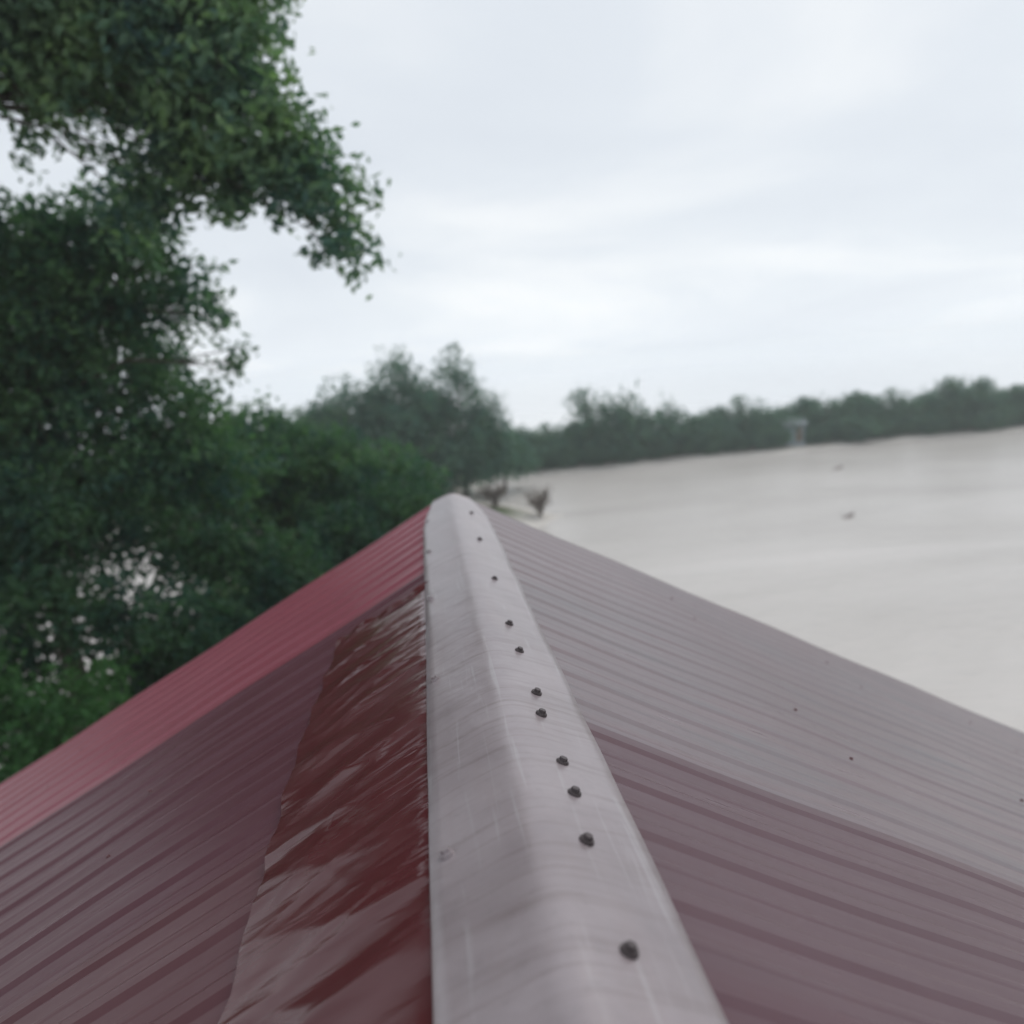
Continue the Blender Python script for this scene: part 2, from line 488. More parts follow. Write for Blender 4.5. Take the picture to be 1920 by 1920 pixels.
N_SHEET = int(round((Y_FAR - Y_NEAR) / COVER))
sheet_vars = {s: [sheet_mesh(s, 10 * k + s) for k in range(3)] for s in (-1, 1)}
rs = random.Random(9)
sheet_objs = {}
for side in (-1, 1):
    for k in range(N_SHEET):
        y0 = Y_FAR - COVER * (k + 1) - 0.03
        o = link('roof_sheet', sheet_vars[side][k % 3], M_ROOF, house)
        o.matrix_parent_inverse = Matrix.Translation(-H0)
        o.location = (0, y0, RIDGE_Z)
        b = rs.uniform(0.9, 1.1)
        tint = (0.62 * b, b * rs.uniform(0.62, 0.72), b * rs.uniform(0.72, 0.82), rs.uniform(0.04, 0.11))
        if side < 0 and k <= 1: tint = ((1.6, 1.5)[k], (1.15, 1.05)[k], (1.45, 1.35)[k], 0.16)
        if side > 0: tint = (1.15 * b, 1.2 * b, 1.3 * b, 1.0) if k <= 3 else (0.62 * b, 0.80 * b, 0.95 * b, rs.uniform(0.28, 0.36))  # right slope: sky reflection painted into the tint and grey amount
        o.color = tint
        if side < 0 and k <= 1: o['label'] = 'brighter red sheet near the gable edge'
        sheet_objs[(side, k)] = o
        q = Vector((side * ST, 0, CT)).to_track_quat('Z', 'Y')
        for srow in (1.45, 2.6, 3.75, 4.95):
            for j in (1 + k % 2 * 2,):
                yy = j * RIBP + 0.052
                p3 = slope_pt(side, srow + rs.uniform(-0.015, 0.015), yy, 0.002)
                sc_ = link('screw', SCREW, None, o)
                sc_.location = (p3[0], p3[1], p3[2] - RIDGE_Z)
                sc_.rotation_euler = q.to_euler()

# ridge cap: folded lengths lapping one over the next
CAP_L = 4.45
CAP_X = 0.192     # half width; folded along a rounded crease
def cap_z(x): return -0.004 - 0.46 * (math.sqrt(x * x + 0.0016) - 0.04)
def cap_mesh(L, lift, seed):
    rg = random.Random(seed)
    xs = np.concatenate([np.linspace(-CAP_X, -0.06, 6), np.linspace(-0.045, 0.045, 9), np.linspace(0.06, CAP_X, 6)])
    pf = [(-CAP_X - 0.002, cap_z(CAP_X) - 0.011)] + [(float(x), cap_z(x)) for x in xs] + [(CAP_X + 0.002, cap_z(CAP_X) - 0.011)]
    v, f = [], []
    ny_ = 60
    n = len(pf)
    ph = rg.uniform(0, 6)
    for i in range(ny_ + 1):
        y = L * i / ny_
        for j, (x, z) in enumerate(pf):
            edge = abs(j - (n - 1) / 2) / ((n - 1) / 2)
            wob = (0.0030 * math.sin(y * 7.5 + ph + j * 0.2) + 0.0022 * math.sin(y * 12.7 + 1.3 * j)) * edge ** 2 + 0.0012 * math.sin(y * 17 + ph * 3 + j) * edge
            for tt in (0.0, -0.0015):
                tp = 1.0 if lift > 0.0035 else 1 - 0.36 * max(0.0, (y - L + 0.75) / 0.75) ** 1.6
                x2 = x * tp * (1 + 0.01 * math.sin(y * 3 + ph) * edge)
                v.append((x2, y, (cap_z(x2) if 0 < j < n - 1 else cap_z(x2) - 0.011) + wob + lift * (1 - i / ny_) + tt))
    def ix(i, j, k): return (i * n + j) * 2 + k
    for i in range(ny_):
        for j in range(n - 1):
            f.append((ix(i, j, 0), ix(i, j + 1, 0), ix(i + 1, j + 1, 0), ix(i + 1, j, 0)))
            f.append((ix(i, j, 1), ix(i + 1, j, 1), ix(i + 1, j + 1, 1), ix(i, j + 1, 1)))
        for j in (0, n - 1):
            f.append((ix(i, j, 0), ix(i + 1, j, 0), ix(i + 1, j, 1), ix(i, j, 1)))
    for i in (0, ny_):
        for j in range(n - 1):
            f.append((ix(i, j, 0), ix(i, j, 1), ix(i, j + 1, 1), ix(i, j + 1, 0)))
    me = bpy.data.meshes.new('ridge_cap')
    me.from_pydata(v, [], f)
    me.polygons.foreach_set('use_smooth', np.full(len(me.polygons), True))
    me.update()
    return me
y = Y_FAR + 0.05
k = 0
RIGHT_SCREWS = [-3.0, -2.7, -2.45, -2.1, -1.8, -1.5, -1.2, -0.95, -0.6, -0.3, 0.02, 0.35, 0.62, 0.93, 1.19, 1.35, 1.47, 1.70, 1.83, 2.13, 2.38, 2.95, 3.7, 4.45]
LEFT_SCREWS = [-2.8, -2.0, -1.2, -0.42, 0.42, 1.26, 2.08, 2.9, 3.7, 4.5, 5.0]
while y > Y_NEAR - 0.1:
    y0 = y - CAP_L
    c = link('ridge_cap', cap_mesh(CAP_L, 0.004 if k else 0.003, k), M_CAP, house)
    c.matrix_parent_inverse = Matrix.Translation(-H0)
    c.location = (0, y0, RIDGE_Z + 0.001)
    for side in (-1, 1):
        for wy_ in (RIGHT_SCREWS if side > 0 else LEFT_SCREWS):
            yy = wy_ - y0
            if not (0.03 < yy < CAP_L - 0.12): continue
            px_ = side * ((0.086 if side > 0 else 0.168) + rs.uniform(-0.006, 0.006))
            q = Vector((side * 0.42 + rs.uniform(-0.09, 0.09), rs.uniform(-0.09, 0.09), 1)).to_track_quat('Z', 'Y')
            p3 = (px_, yy, cap_z(px_) + 0.004 * (1 - yy / CAP_L) + 0.001)
            sc_ = link('screw', BIG if side > 0 else PALE, None, c)
            sc_.location = p3
            sc_.rotation_euler = q.to_euler()
    y = y0 + 0.11
    k += 1

# crinkled flexible flashing tucked under the cap on one slope
M_FLASH = mat_flash()
rgf = np.random.default_rng(3)
fs = np.linspace(0.175, 0.655, 46); fy = np.linspace(Y_NEAR + 0.05, 3.16, 560)
FS, FY = np.meshgrid(fs, fy)
Hn = np.zeros_like(FS)
for _ in range(11):
    ky = rgf.uniform(9, 48) ; ks = rgf.normal() * 4.0 + 3.0; ph_ = rgf.uniform(0, 6.28)
    am = rgf.uniform(0.3, 1.0) / (ky / 10) * (0.5 + 0.5 * np.sin(FY * rgf.uniform(0.6, 3.0) + FS * rgf.uniform(-6, 6) + rgf.uniform(0, 6)))
    Hn += am * (1 - np.abs(np.sin(0.5 * (ky * FY + ks * FS) + ph_ + 0.6 * np.sin(FS * 9 + ph_))) ** 0.55)
Hn *= 0.0150
Hn *= np.clip((FS - 0.17) / 0.06, 0.1, 1)
Hn += 0.012 * np.clip((FY - 3.10) / 0.06, 0, 1) * np.abs(np.sin(FS * 21)) 
edge_s = FS + (FS - 0.175) * 0.025 * np.sin(FY * 3.1 + 1) + (FS > 0.63) * 0.006 * np.sin(FY * 23)
nn_ = 0.0135 + Hn
FV = np.stack([-(edge_s * CT + nn_ * ST), FY + 0.02 * np.sin(FS * 14) * (FY > 3.1), RIDGE_Z - edge_s * ST + nn_ * CT], -1).reshape(-1, 3)
fi = np.arange(FS.size).reshape(FS.shape)
ff = np.stack([fi[:-1, :-1], fi[1:, :-1], fi[1:, 1:], fi[:-1, 1:]], -1).reshape(-1, 4)
fl_ = link('flashing_strip', mesh_np('flashing_strip', FV, ff, True), M_FLASH, house)
fl_.matrix_parent_inverse = Matrix.Translation(-H0)
fl_['label'] = 'crinkled dark maroon flashing strip beside the ridge cap'

# walls, gable ends and boards under the sheets
EAVE_Z = RIDGE_Z - RUN * TT
WX_, WY0, WY1 = 4.15, Y_NEAR + 0.45, Y_FAR - 0.45
def wall_gable(yc):
    mb = MB()
    zt = lambda x: RIDGE_Z - abs(x) * TT - 0.10
    z0 = H0.z - 0.25
    pts = [(-WX_, yc, z0), (WX_, yc, z0), (WX_, yc, zt(WX_)), (0, yc, zt(0)), (-WX_, yc, zt(WX_))]
    mb.prism(pts, (0, 0.16, 0))
    return hpart(mb, 'gable_wall', M_WALL)
for yc in (WY0, WY1 - 0.16):
    g_ = wall_gable(yc)
    yo = yc - 0.03 if yc < 0 else yc + 0.16
    for xc in (-2.0, 2.0):
        mb = MB(); mb.box(xc - 0.5, xc + 0.5, yo, yo + 0.03, H0.z + 1.0, H0.z + 2.2); fr = hpart(mb, 'window', M_WOOD)
        fr['label'] = 'brown framed window in the gable wall'
for sx in (-1, 1):
    mb = MB(); x0, x1 = sorted((sx * WX_, sx * (WX_ - 0.16)))
    mb.box(x0, x1, WY0 + 0.165, WY1 - 0.165, H0.z - 0.25, RIDGE_Z - WX_ * TT - 0.10)
    hpart(mb, 'side_wall', M_WALL)
    mb = MB(); x0, x1 = sorted((sx * (RUN - 0.06), sx * (RUN - 0.035)))
    mb.box(x0, x1, Y_NEAR + 0.05, Y_FAR - 0.06, EAVE_Z - 0.19, EAVE_Z - 0.03)
    hpart(mb, 'fascia_board', M_WOOD)
    for yb in (Y_NEAR + 0.06, Y_FAR - 0.075):
        mb = MB()
        e0, e1 = 0.02, RUN - 0.07
        mb.prism([(sx * e0, yb, RIDGE_Z - e0 * TT - 0.055), (sx * e1, yb, RIDGE_Z - e1 * TT - 0.055),
                  (sx * e1, yb, RIDGE_Z - e1 * TT - 0.19), (sx * e0, yb, RIDGE_Z - e0 * TT - 0.19)], (0, 0.022, 0))
        hpart(mb, 'barge_board', M_WOOD)
for sx in (-1, 1):
    for s in (0.25, 1.45, 2.6, 3.75, 4.95):
        mb = MB()
        x, _, z = slope_pt(sx, s, 0, -0.04)
        mb.box(x - 0.025, x + 0.025, Y_NEAR + 0.1, Y_FAR - 0.1, z - 0.045, z + 0.012)
        hpart(mb, 'purlin', M_WOOD)

# ------------------------------------------------------------------ foliage
def leaf_quads(P, size, rng, droop=0.25, aspect=0.46):
    """one folded pointed leaf for each row of P"""
    n = len(P)
    d = rng.normal(size=(n, 3)); d[:, 2] -= droop; d /= np.linalg.norm(d, axis=1)[:, None]
    u = rng.normal(size=(n, 3)); u -= (u * d).sum(1)[:, None] * d; u /= np.linalg.norm(u, axis=1)[:, None]
    w = np.cross(d, u)
    L = (size * rng.uniform(0.65, 1.35, n))[:, None]
    A = P - d * L * 0.5
    B = P - d * L * 0.05 + u * L * aspect * 0.5 + w * L * 0.09
    Cc = P + d * L * 0.5 - w * L * 0.06
    D = P - d * L * 0.05 - u * L * aspect * 0.5 + w * L * 0.09
    V = np.stack([A, B, Cc, D], 1).reshape(-1, 3)
    Fq = np.arange(4 * n).reshape(n, 4)
    return V, Fq

def crown_points(clumps, per_m3, rng, per_twig=11, spread=0.17, shell=0.5):
    out = []
    for (x, y, z, rr, *fl) in clumps:
        flat = fl[0] if fl else 0.85
        dens = fl[1] if len(fl) > 1 else 1.0
        vol = 4.19 * rr ** 3 * flat
        nt_ = max(6, int(vol ** 0.82 * per_m3 * dens / per_twig))
        d = rng.normal(size=(nt_, 3)); d /= np.linalg.norm(d, axis=1)[:, None]
        # lumpy outline
        l = 1 + 0.22 * np.sin(d[:, 0] * 5 + x) * np.cos(d[:, 2] * 6 + z) + 0.14 * np.sin(d[:, 1] * 9 + d[:, 0] * 7 + y)
        rad_ = rr * l * rng.uniform(0, 1, nt_) ** shell
        c = np.array([x, y, z]) + d * rad_[:, None] * np.array([1, 1, flat])
        tw = rng.normal(size=(nt_, 3)); tw /= np.linalg.norm(tw, axis=1)[:, None]
        t = rng.uniform(-1, 1, (nt_, per_twig, 1))
        pts = c[:, None, :] + tw[:, None, :] * t * spread * 1.6 + rng.normal(size=(nt_, per_twig, 3)) * spread * 0.55
        out.append(pts.reshape(-1, 3))
    return np.concatenate(out)

def limbs(mb, base, top, r0, clumps, rng, twigs=True, low=0.25):
    base, top = Vector(base), Vector(top)
    m1 = base.lerp(top, 0.35) + Vector((rng.normal() * 0.25, rng.normal() * 0.25, 0))
    m2 = base.lerp(top, 0.7) + Vector((rng.normal() * 0.25, rng.normal() * 0.25, 0))
    flare = base + (m1 - base) * 0.12
    mb.tube([base - Vector((0, 0, 0.3)), base + Vector((0, 0, 0.05)), flare, m1, m2, top], [r0 * 1.5, r0 * 1.25, r0, r0 * 0.82, r0 * 0.6, r0 * 0.28], 10)
    stem = [base, m1, m2, top]
    for (x, y, z, rr, *_) in clumps:
        c = Vector((x, y, z))
        best = None
        for k in range(12):
            f_ = low + (1 - low) * k / 11
            q = f_ * 3; i = min(int(q), 2); s_ = stem[i].lerp(stem[i + 1], q - i)
            cost = (c - s_).length + max(0, s_.z - c.z + 0.3) * 1.5
            if best is None or cost < best[0]: best = (cost, s_, f_)
        s_ = best[1]
        rl = r0 * (0.62 - 0.38 * best[2]) * min(1.0, 0.35 + rr * 0.45)
        mid = s_.lerp(c, 0.5) + Vector((rng.normal() * 0.12, rng.normal() * 0.12, 0.12 * (c - s_).length))
        mb.tube([s_, s_.lerp(mid, 0.6), mid, mid.lerp(c, 0.6), c], [rl, rl * 0.8, rl * 0.62, rl * 0.42, rl * 0.2], 6)
        if twigs:
            for _ in range(6):
                d = Vector(rng.normal(size=3)); d.normalize()
                e = c + d * rr * 0.85
                st = mid.lerp(c, rng.uniform(0.3, 1.0))
                mb.tube([st, st.lerp(e, 0.5) + Vector((0, 0, 0.06)), e], [rl * 0.3, rl * 0.2, 0.006], 4)

def make_tree(name, label, cat, base, top, r0, clumps, leaf, size, per_m3, seed, group=None, low=0.25, **kw):
    rng = np.random.default_rng(seed)
    bz = gz(base[0], base[1])
    b = Vector((base[0], base[1], bz))
    root = empty(name, b)
    tag(root, label, cat, group)
    mb = MB()
    cl = [(c[0] - b.x, c[1] - b.y, c[2] - b.z, *c[3:]) for c in clumps]
    limbs(mb, (0, 0, 0), (top[0] - b.x, top[1] - b.y, top[2] - b.z), r0, cl, rng, True, low)
    mb.build('trunk' if cat == 'tree' else 'stem', M_BARK, root, None, True)
    P = crown_points(cl, per_m3, rng, **kw)
    V, Fq = leaf_quads(P, size, rng)
    link('crown' if cat == 'tree' else 'foliage', mesh_np('crown', V, Fq), leaf, root)
    return root

make_tree('broadleaf_tree', 'tall broadleaf tree overhanging the open sky beyond the roof end', 'tree', (-10.6, 14.2), (-6.6, 13.6, 16.6), 0.20,
    [(-5.1, 13.0, 15.3, 1.5), (-3.9, 13.0, 15.1, 1.5), (-2.5, 12.5, 14.8, 1.0), (-2.3, 13.0, 15.6, .8), (-3.4, 13.0, 13.8, .85), (-2.2, 12.5, 13.7, .85),
     (-1.6, 12.5, 13.3, .66), (-1.3, 12.5, 12.7, .70), (-1.15, 12.5, 11.95, .52), (-2.7, 13.0, 13.0, .55), (-5.2, 14.0, 15.3, 1.1), (-3.7, 13.0, 16.5, 1.7),
     (-5.2, 13.5, 16.9, 1.85), (-2.6, 13.0, 16.5, 1.0), (-7.0, 13.0, 15.8, 1.9), (-6.4, 13.0, 17.6, 2.1), (-3.8, 13.0, 13.2, .6), (-8.6, 14.2, 16.4, 1.9), (-7.2, 15.2, 17.0, 1.8), (-5.0, 11.6, 17.6, 1.4),
     (-3.1, 13.4, 13.4, .75), (-2.9, 12.8, 14.2, 1.0), (-4.3, 13.4, 12.9, .65), (-1.9, 12.8, 12.9, .6), (-4.6, 12.6, 15.9, 1.4), (-3.1, 13.4, 15.6, 1.2), (-9.2, 14.2, 14.4, 1.5), (-5.7, 13.8, 14.1, .6, .6, .4), (-4.7, 13.4, 13.7, .5, .7, .4)],
    L_BIG, 0.20, 430, 21, low=0.86, spread=0.21)
make_tree('broadleaf_tree', 'dark broadleaf tree with gaps in its crown under the tall overhanging tree', 'tree', (-8.4, 17.6), (-7.4, 17.0, 13.0), 0.24,
    [(-7.4, 17.0, 13.2, 1.15), (-5.8, 17.0, 13.3, 1.15), (-4.9, 17.0, 12.1, .95), (-7.3, 17.0, 12.0, 1.55), (-5.9, 17.0, 11.6, .95), (-4.3, 16.5, 11.5, .62, .85, .7),
     (-3.8, 16.5, 10.5, .5, .85, .6), (-8.0, 17.0, 10.3, 1.6), (-6.4, 17.0, 9.9, 1.1), (-5.0, 17.0, 9.3, 1.15), (-9.5, 17.0, 12.3, 2.2), (-7.4, 16.5, 8.9, 1.3), (-9.7, 17.0, 9.9, 1.9),
     (-8.2, 18.6, 11.6, 1.8), (-6.2, 18.4, 10.6, 1.1), (-8.8, 16.4, 12.8, 1.1), (-9.4, 16.4, 11.2, 1.6), (-8.6, 16.2, 8.6, 1.4), (-6.6, 17.4, 12.6, 1.3), (-6.0, 16.6, 8.6, 1.2),
     (-4.6, 17.6, 8.2, 1.1), (-9.6, 16.4, 7.6, 1.4), (-7.6, 17.4, 7.4, 1.4)],
    L_MID, 0.20, 350, 22, spread=0.21)
make_tree('bushy_tree', 'low spreading green tree behind the far end of the roof edge', 'tree', (-4.2, 22.4), (-4.0, 22.0, 8.0), 0.18,
    [(-4.8, 22.0, 8.3, 1.5), (-3.1, 22.0, 7.7, 1.35), (-1.8, 23.0, 7.1, 1.25), (-3.8, 22.0, 6.7, 1.5), (-5.5, 21.0, 7.6, 1.45), (-6.8, 20.6, 7.7, 1.5),
     (-0.7, 24.0, 6.6, 1.05), (-2.5, 21.4, 6.1, 1.3), (-4.6, 23.4, 7.2, 1.5), (-2.4, 24.0, 6.6, 1.3), (-4.2, 22.0, 5.2, 1.5), (-6.2, 21.6, 5.8, 1.3)],
    L_MID, 0.21, 480, 23, spread=0.21)
make_tree('shrub', 'bright green leafy shrub below the red end sheet of the roof', 'shrub', (-7.0, 13.2), (-7.0, 13.1, 4.9), 0.06,
    [(-7.1, 13.0, 4.8, .9), (-6.1, 13.0, 5.1, .72), (-8.0, 13.0, 5.1, 1.05), (-6.8, 12.4, 4.2, .9), (-5.6, 12.6, 4.1, .7)],
    L_FRESH, 0.17, 560, 24)
make_tree('shrub', 'tall dark shrub behind the bright green leafy shrub', 'shrub', (-6.6, 15.2), (-6.8, 14.8, 7.2), 0.09,
    [(-7.3, 15.0, 7.8, 1.2), (-7.3, 14.2, 6.6, .95), (-6.2, 14.2, 6.1, .85), (-4.9, 14.2, 5.8, .95), (-7.9, 14.2, 5.5, .8), (-8.6, 15.0, 7.0, 1.2), (-6.0, 15.4, 4.9, .9), (-5.9, 15.6, 7.2, .55)],
    L_DEEP, 0.19, 580, 25, spread=0.2)
make_tree('shrub', 'dense dark rounded shrub close behind the gable edge', 'shrub', (-4.2, 16.2), (-4.2, 15.9, 6.4), 0.08,
    [(-4.9, 16.0, 6.7, 1.1), (-3.4, 16.0, 6.2, 1.1), (-4.1, 15.0, 5.4, .83), (-5.1, 14.4, 4.7, .77), (-2.7, 15.8, 5.2, .9), (-4.3, 16.6, 4.8, 1.1)],
    L_DEEP, 0.19, 580, 26, spread=0.2)
make_tree('shrub', 'dark shrub beside the tip of the ridge cap', 'shrub', (-1.9, 19.4), (-1.8, 19.4, 6.3), 0.08,
    [(-2.3, 19.0, 6.2, 1.15), (-1.1, 20.0, 6.5, 1.1), (-2.9, 18.2, 5.4, .87), (-0.5, 21.6, 6.2, .85), (-1.2, 19.6, 5.0, 1.0), (-0.2, 23.4, 5.7, .8)],
    L_DEEP, 0.19, 580, 27, spread=0.2)
# feathery trees further along the bank
def mid_tree(label, base, top, clumps, seed, leaf=L_FAR):
    return make_tree('feathery_tree', label, 'tree', base, top, 0.17, clumps, leaf, 0.32, 150, seed, spread=0.36, per_twig=9)
mid_tree('feathery grey green tree with an open wispy top past the ridge end', (-3.4, 60.5), (-2.2, 60, 9.8),
    [(-2.0, 60.0, 10.0, 2.0, 1.1, .40), (-0.8, 60.0, 6.3, 3.3), (-4.6, 60.0, 5.0, 3.2), (-5.8, 60.0, 8.6, 2.0, .9, .33), (-3.4, 60.5, 7.0, 2.4), (-2.6, 60, 3.2, 2.8), (-6.4, 59.6, 5.4, 2.6), (-5.0, 59.6, 2.6, 2.4), (-3.8, 60, 8.4, 1.9, .9, .5), (-0.2, 60, 8.6, 1.8, 1, .5), (-7.6, 59.8, 7.0, 2.0)], 31)
mid_tree('feathery tree with split wispy crown beside the water past the ridge end', (2.6, 60.8), (2.6, 60.4, 8.8),
    [(2.5, 60.0, 9.6, 1.9, 1.2, .42), (4.0, 60.0, 6.5, 2.1, 1, .7), (2.3, 60.0, 3.8, 3.1), (1.0, 60.5, 7.2, 1.9), (0.6, 60.0, 3.4, 2.6), (3.9, 60.5, 3.0, 2.2), (4.6, 60.4, 5.0, 2.0), (5.2, 60.6, 3.0, 1.9)], 32)
mid_tree('low rounded tree between the feathery trees and the bushy tree', (-9.2, 58.5), (-8.6, 58.5, 5.6),
    [(-8.1, 58.5, 5.9, 2.7), (-10.4, 59.0, 5.2, 2.6), (-7.6, 58.6, 3.0, 2.4), (-10.0, 59, 2.8, 2.4)], 33, L_MID)
mid_tree('small tree at the corner where the bank meets the far shore', (6.0, 63.5), (6.1, 63.2, 4.0),
    [(6.1, 63.0, 3.6, 1.9), (5.0, 63.6, 2.6, 1.8), (7.4, 64.2, 2.4, 1.6)], 34)

# ------------------------------------------------------------------ far bank: copies of four small trees
def far_proto(kind, seed):
    rng = np.random.default_rng(seed)
    if kind == 0:   # rounded
        cl = [(0, 0, 3.1, 1.7), (-1.1, .2, 2.3, 1.4), (1.2, -.1, 2.2, 1.4), (0, 0, 1.2, 1.5), (.6, .3, 3.9, 1.0)]
        top = (0.1, 0, 3.6); den = 150
    elif kind == 1:  # taller, split top
        cl = [(-.5, 0, 4.1, 1.05, 1.3, .8), (.9, .1, 3.7, .85, 1.3, .7), (0, 0, 2.5, 1.5), (.3, 0, 1.2, 1.5), (-1.0, .2, 1.6, 1.2)]
        top = (-.2, 0, 4.4); den = 150
    elif kind == 2:  # thin, open
        cl = [(0, 0, 3.9, 1.1, 1.1, .35), (.9, .2, 3.3, .9, 1, .4), (-.9, -.1, 3.2, .9, 1, .4), (.2, 0, 2.1, 1.3, 1, .8), (0, 0, 1.0, 1.4)]
        top = (0, 0, 4.2); den = 150
    else:            # broad low
        cl = [(-1.5, 0, 2.0, 1.4), (0, .1, 2.5, 1.6), (1.6, 0, 2.1, 1.4), (0.7, 0, 1.0, 1.5), (-.9, 0, 1.0, 1.5), (2.5, .1, 1.3, 1.1), (-2.4, .1, 1.3, 1.1)]
        top = (0, 0, 2.4); den = 150
    mb = MB()
    limbs(mb, (0, 0, 0), top, 0.10, cl, rng, False)
    tm = mb.mesh('trunk', True); tm.materials.append(M_BARK)
    P = crown_points(cl, den, rng, spread=0.25, per_twig=9)
    V, Fq = leaf_quads(P, 0.24, rng)
    V[:, 2] = np.maximum(V[:, 2], 0.06)
    lm = mesh_np('crown', V, Fq); lm.materials.append(L_FAR)
    return tm, lm, [4.7, 5.2, 4.9, 3.9][kind]
FAR = [far_proto(kd, 50 + kd) for kd in range(4)]
FAR_LABEL = ['rounded grey green tree in the row along the far bank', 'grey green tree with a split pointed top on the far bank',
             'thin open grey tree showing sky through its top on the far bank', 'broad low grey green tree filling the waterline of the far bank']
FAR_NAME = ['round_tree', 'split_tree', 'open_tree', 'low_tree']
rf = random.Random(77)
def far_tree(kd, x, y, ztop, label=None, name=None, group=None):
    zb = gz(x, y)
    root = empty(name or FAR_NAME[kd], (x, y, zb))
    tag(root, label or FAR_LABEL[kd], 'bush' if name == 'waterline_bush' else 'tree', group or FAR_NAME[kd].replace('_', ' ') + 's of the far bank')
    h = max(2.0, ztop + 0.35 - zb) / FAR[kd][2]
    w = h * rf.uniform(0.95, 1.3) if kd != 3 else h * rf.uniform(1.0, 1.25)
    root.scale = (w, w, h)
    root.rotation_euler = (0, 0, rf.uniform(-0.5, 0.5) + (math.pi if rf.random() < 0.5 else 0))
    link('trunk', FAR[kd][0], None, root)
    link('crown', FAR[kd][1], None, root)
tops = [(10.4, 3.9, 3), (13.7, 4.2, 0), (16.0, 7.3, 1), (18.1, 5.2, 0), (19.8, 7.0, 2), (21.6, 4.9, 3), (24.1, 5.7, 2), (26.8, 4.2, 3), (29.3, 4.4, 0), (31.9, 5.4, 1), (34.2, 4.0, 3),
        (38.6, 4.7, 0), (41.0, 4.5, 2), (43.9, 4.8, 0), (46.2, 4.4, 3), (48.6, 4.9, 1), (51.5, 4.4, 2), (54.5, 5.5, 0), (57.5, 5.2, 0), (60.0, 3.9, 3), (63.0, 4.1, 0), (66.0, 4.6, 1), (69.5, 4.4, 3)]
for x, zt, kd in tops:
    lb = {16.0: 'tallest split topped tree on the far bank', 34.2: 'low tree beside the pale shed on its ridge tip side',
          38.6: 'rounded tree just past the pale shed on the far bank', 10.4: 'low tree where the far bank meets the near bank', 54.5: 'tall rounded tree standing above the far bank row'}.get(x)
    far_tree(kd, x, float(far_bank(x)) + rf.uniform(2.6, 3.8), zt, lb)
x = 9.0
while x < 72:                                             # the row behind, lower gaps filled
    far_tree(rf.choice([0, 3, 3, 1]), x, float(far_bank(x)) + rf.uniform(6.0, 8.5), rf.uniform(3.4, 4.3),
             'tree crown showing behind the front row of the far bank', 'back_row_tree', 'trees behind the front row of the far bank')
    x += rf.uniform(2.6, 3.8)
x = 10.0
while x < 70:                                             # low growth right at the waterline
    if not 35.5 < x < 37.9:
        far_tree(3, x, float(far_bank(x)) + rf.uniform(1.7, 2.2), rf.uniform(2.0, 2.8),
                 'low dense bush hanging over the waterline of the far bank', 'waterline_bush', 'bushes along the far waterline')
    x += rf.uniform(2.4, 3.4)
for x in (-30, -26, -21.5, -17.5, -38, -34):              # seen through the left-hand trees
    far_tree(rf.choice([0, 1, 3]), x, 66 + rf.uniform(0, 4), rf.uniform(4.5, 6.5),
             'distant tree glimpsed through gaps in the dark broadleaf trees', 'distant_tree', 'distant trees behind the broadleaf trees')

# pale shed on the far bank
sx_, sy_ = 36.6, float(far_bank(36.6)) + 3.0
shed = empty('shed', (sx_, sy_, gz(sx_, sy_)))
tag(shed, 'small pale blue grey shed among the trees at the far waterline', 'shed')
mb = MB(); mb.box(-1.05, 1.05, -0.9, 0.9, -0.9, 1.75); mb.build('wall', M_SHED, shed)
mb = MB(); mb.prism([(-1.3, -1.1, 1.80), (1.3, -1.1, 1.80), (1.3, 0.0, 2.42), (-1.3, 0.0, 2.42)], (0, 0, 0.05)); mb.prism([(-1.3, 0.003, 2.42), (1.3, 0.003, 2.42), (1.3, 1.1, 1.80), (-1.3, 1.1, 1.80)], (0, 0, 0.05))
mb.build('roof', M_SHEDROOF, shed)
mb = MB(); mb.box(0.1, 0.75, -0.935, -0.903, 0.1, 1.6); mb.build('door', M_WOOD, shed)

# dry shrubs on the muddy spit
def dry_shrub(label, x, y, h, seed):
    rng = np.random.default_rng(seed)
    root = empty('dry_shrub', (x, y, gz(x, y)))
    tag(root, label, 'shrub')
    mb = MB(); tips = []
    for _ in range(26):
        ang = rng.uniform(0, 6.28); ln = h * rng.uniform(0.6, 1.1); sp = rng.uniform(0.15, 0.75)
        d = Vector((math.cos(ang) * sp, math.sin(ang) * sp, 1)).normalized()
        m_ = d * ln * 0.5 + Vector((rng.normal() * .05, rng.normal() * .05, .04)); e_ = d * ln + Vector((d.x * .3, d.y * .3, -.05))
        mb.tube([(0, 0, -0.1), m_, e_], [0.03, 0.02, 0.008], 5)
        for _ in range(3):
            f2 = m_.lerp(e_, rng.uniform(0, 1)); dd = Vector(rng.normal(size=3)).normalized() * h * 0.28
            mb.tube([f2, f2 + dd], [0.012, 0.006], 4); tips.append(f2 + dd); tips.append(f2)
    mb.build('stem', M_DRIFT, root)
    T_ = np.array([tuple(t) for t in tips])
    P = np.repeat(T_, 8, 0) + rng.normal(size=(len(T_) * 8, 3)) * 0.09
    V, Fq = leaf_quads(P, 0.13, rng)
    link('foliage', mesh_np('foliage', V, Fq), L_DRY, root)
dry_shrub('dry grey brown shrub on the muddy spit by open water', 7.0, 50.4, 1.9, 61)
dry_shrub('reddish brown dry shrub on the bank beside the ridge tip', 4.2, 52.6, 1.8, 62)

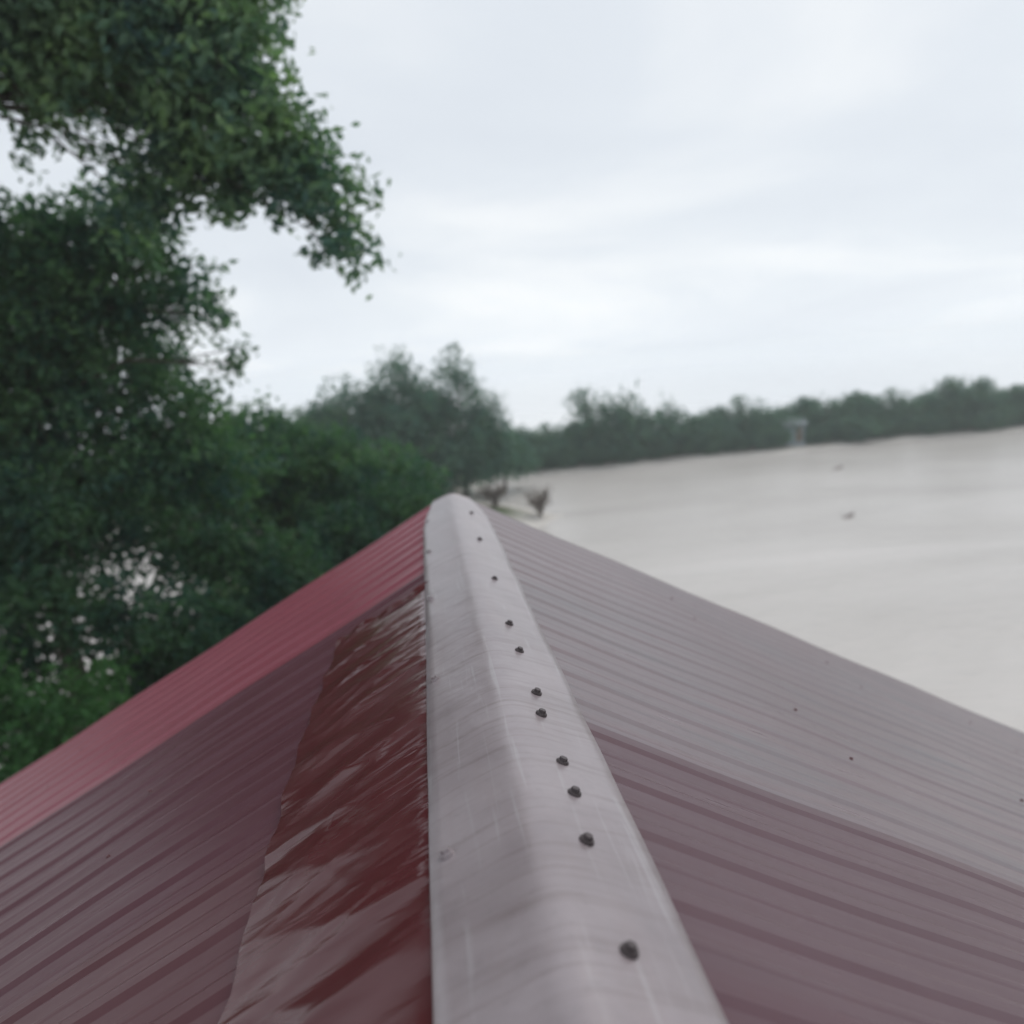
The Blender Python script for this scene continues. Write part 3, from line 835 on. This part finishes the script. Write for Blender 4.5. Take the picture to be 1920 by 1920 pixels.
# driftwood on the water
def drift(label, x, y, ln, ang, seed):
    rng = np.random.default_rng(seed)
    mb = MB()
    pts = [Vector((math.cos(ang), math.sin(ang), 0)) * ln * t + Vector((0, 0, 0.04 + 0.10 * math.sin(t * 5))) for t in (-.5, -.2, .1, .35, .5)]
    mb.tube(pts, [0.05, 0.10, 0.09, 0.07, 0.03], 7)
    for t in (1, 2, 3):
        d = Vector(rng.normal(size=3)); d.z = abs(d.z) + 0.5; d.normalize()
        mb.tube([pts[t], pts[t] + d * 0.4], [0.035, 0.012], 5)
    o = mb.build('driftwood', M_DRIFT, None, (x, y, 0.0), True)
    tag(o, label, 'driftwood')
drift('grey driftwood branch floating near the far bank', 32.9, 59.3, 1.5, 0.5, 71)
drift('short driftwood stick floating in open water', 24.0, 42.1, 0.9, 0.2, 72)

# grass on the near bank
rg = np.random.default_rng(5)
n = 26000
gxs = rg.uniform(-14, 10, n); gys = rg.uniform(6, 34, n)
gzs = ground_z(gxs, gys)
ok = gzs > 0.8
B = np.stack([gxs[ok], gys[ok], gzs[ok]], -1)
m = len(B)
hh = rg.uniform(0.12, 0.42, m); an = rg.uniform(0, 6.28, m); le = rg.normal(size=(m, 2)) * 0.10
dw = np.stack([np.cos(an), np.sin(an), np.zeros(m)], -1) * 0.018
tip = B + np.stack([le[:, 0], le[:, 1], hh], -1)
V = np.stack([B - dw - [0, 0, .03], B + dw - [0, 0, .03], tip], 1).reshape(-1, 3)
grass = link('grass', mesh_np('grass', V, np.arange(3 * m).reshape(m, 3)), L_FRESH)
tag(grass, 'short grass covering the near bank under the trees', 'grass', kind='stuff')

# ------------------------------------------------------------------ air
mb = MB(); mb.box(-1500, 1500, -1500, 1500, -3.0, 21.5)
hz = NT('haze_air')
pv = hz.n('ShaderNodeVolumePrincipled', {'Color': (0.96, 0.985, 1.0, 1), 'Density': 0.0011, 'Anisotropy': 0.2})
hz.l(pv.outputs[0], hz.out.inputs['Volume'])
haze = mb.build('haze', hz.m)
tag(haze, kind='stuff')
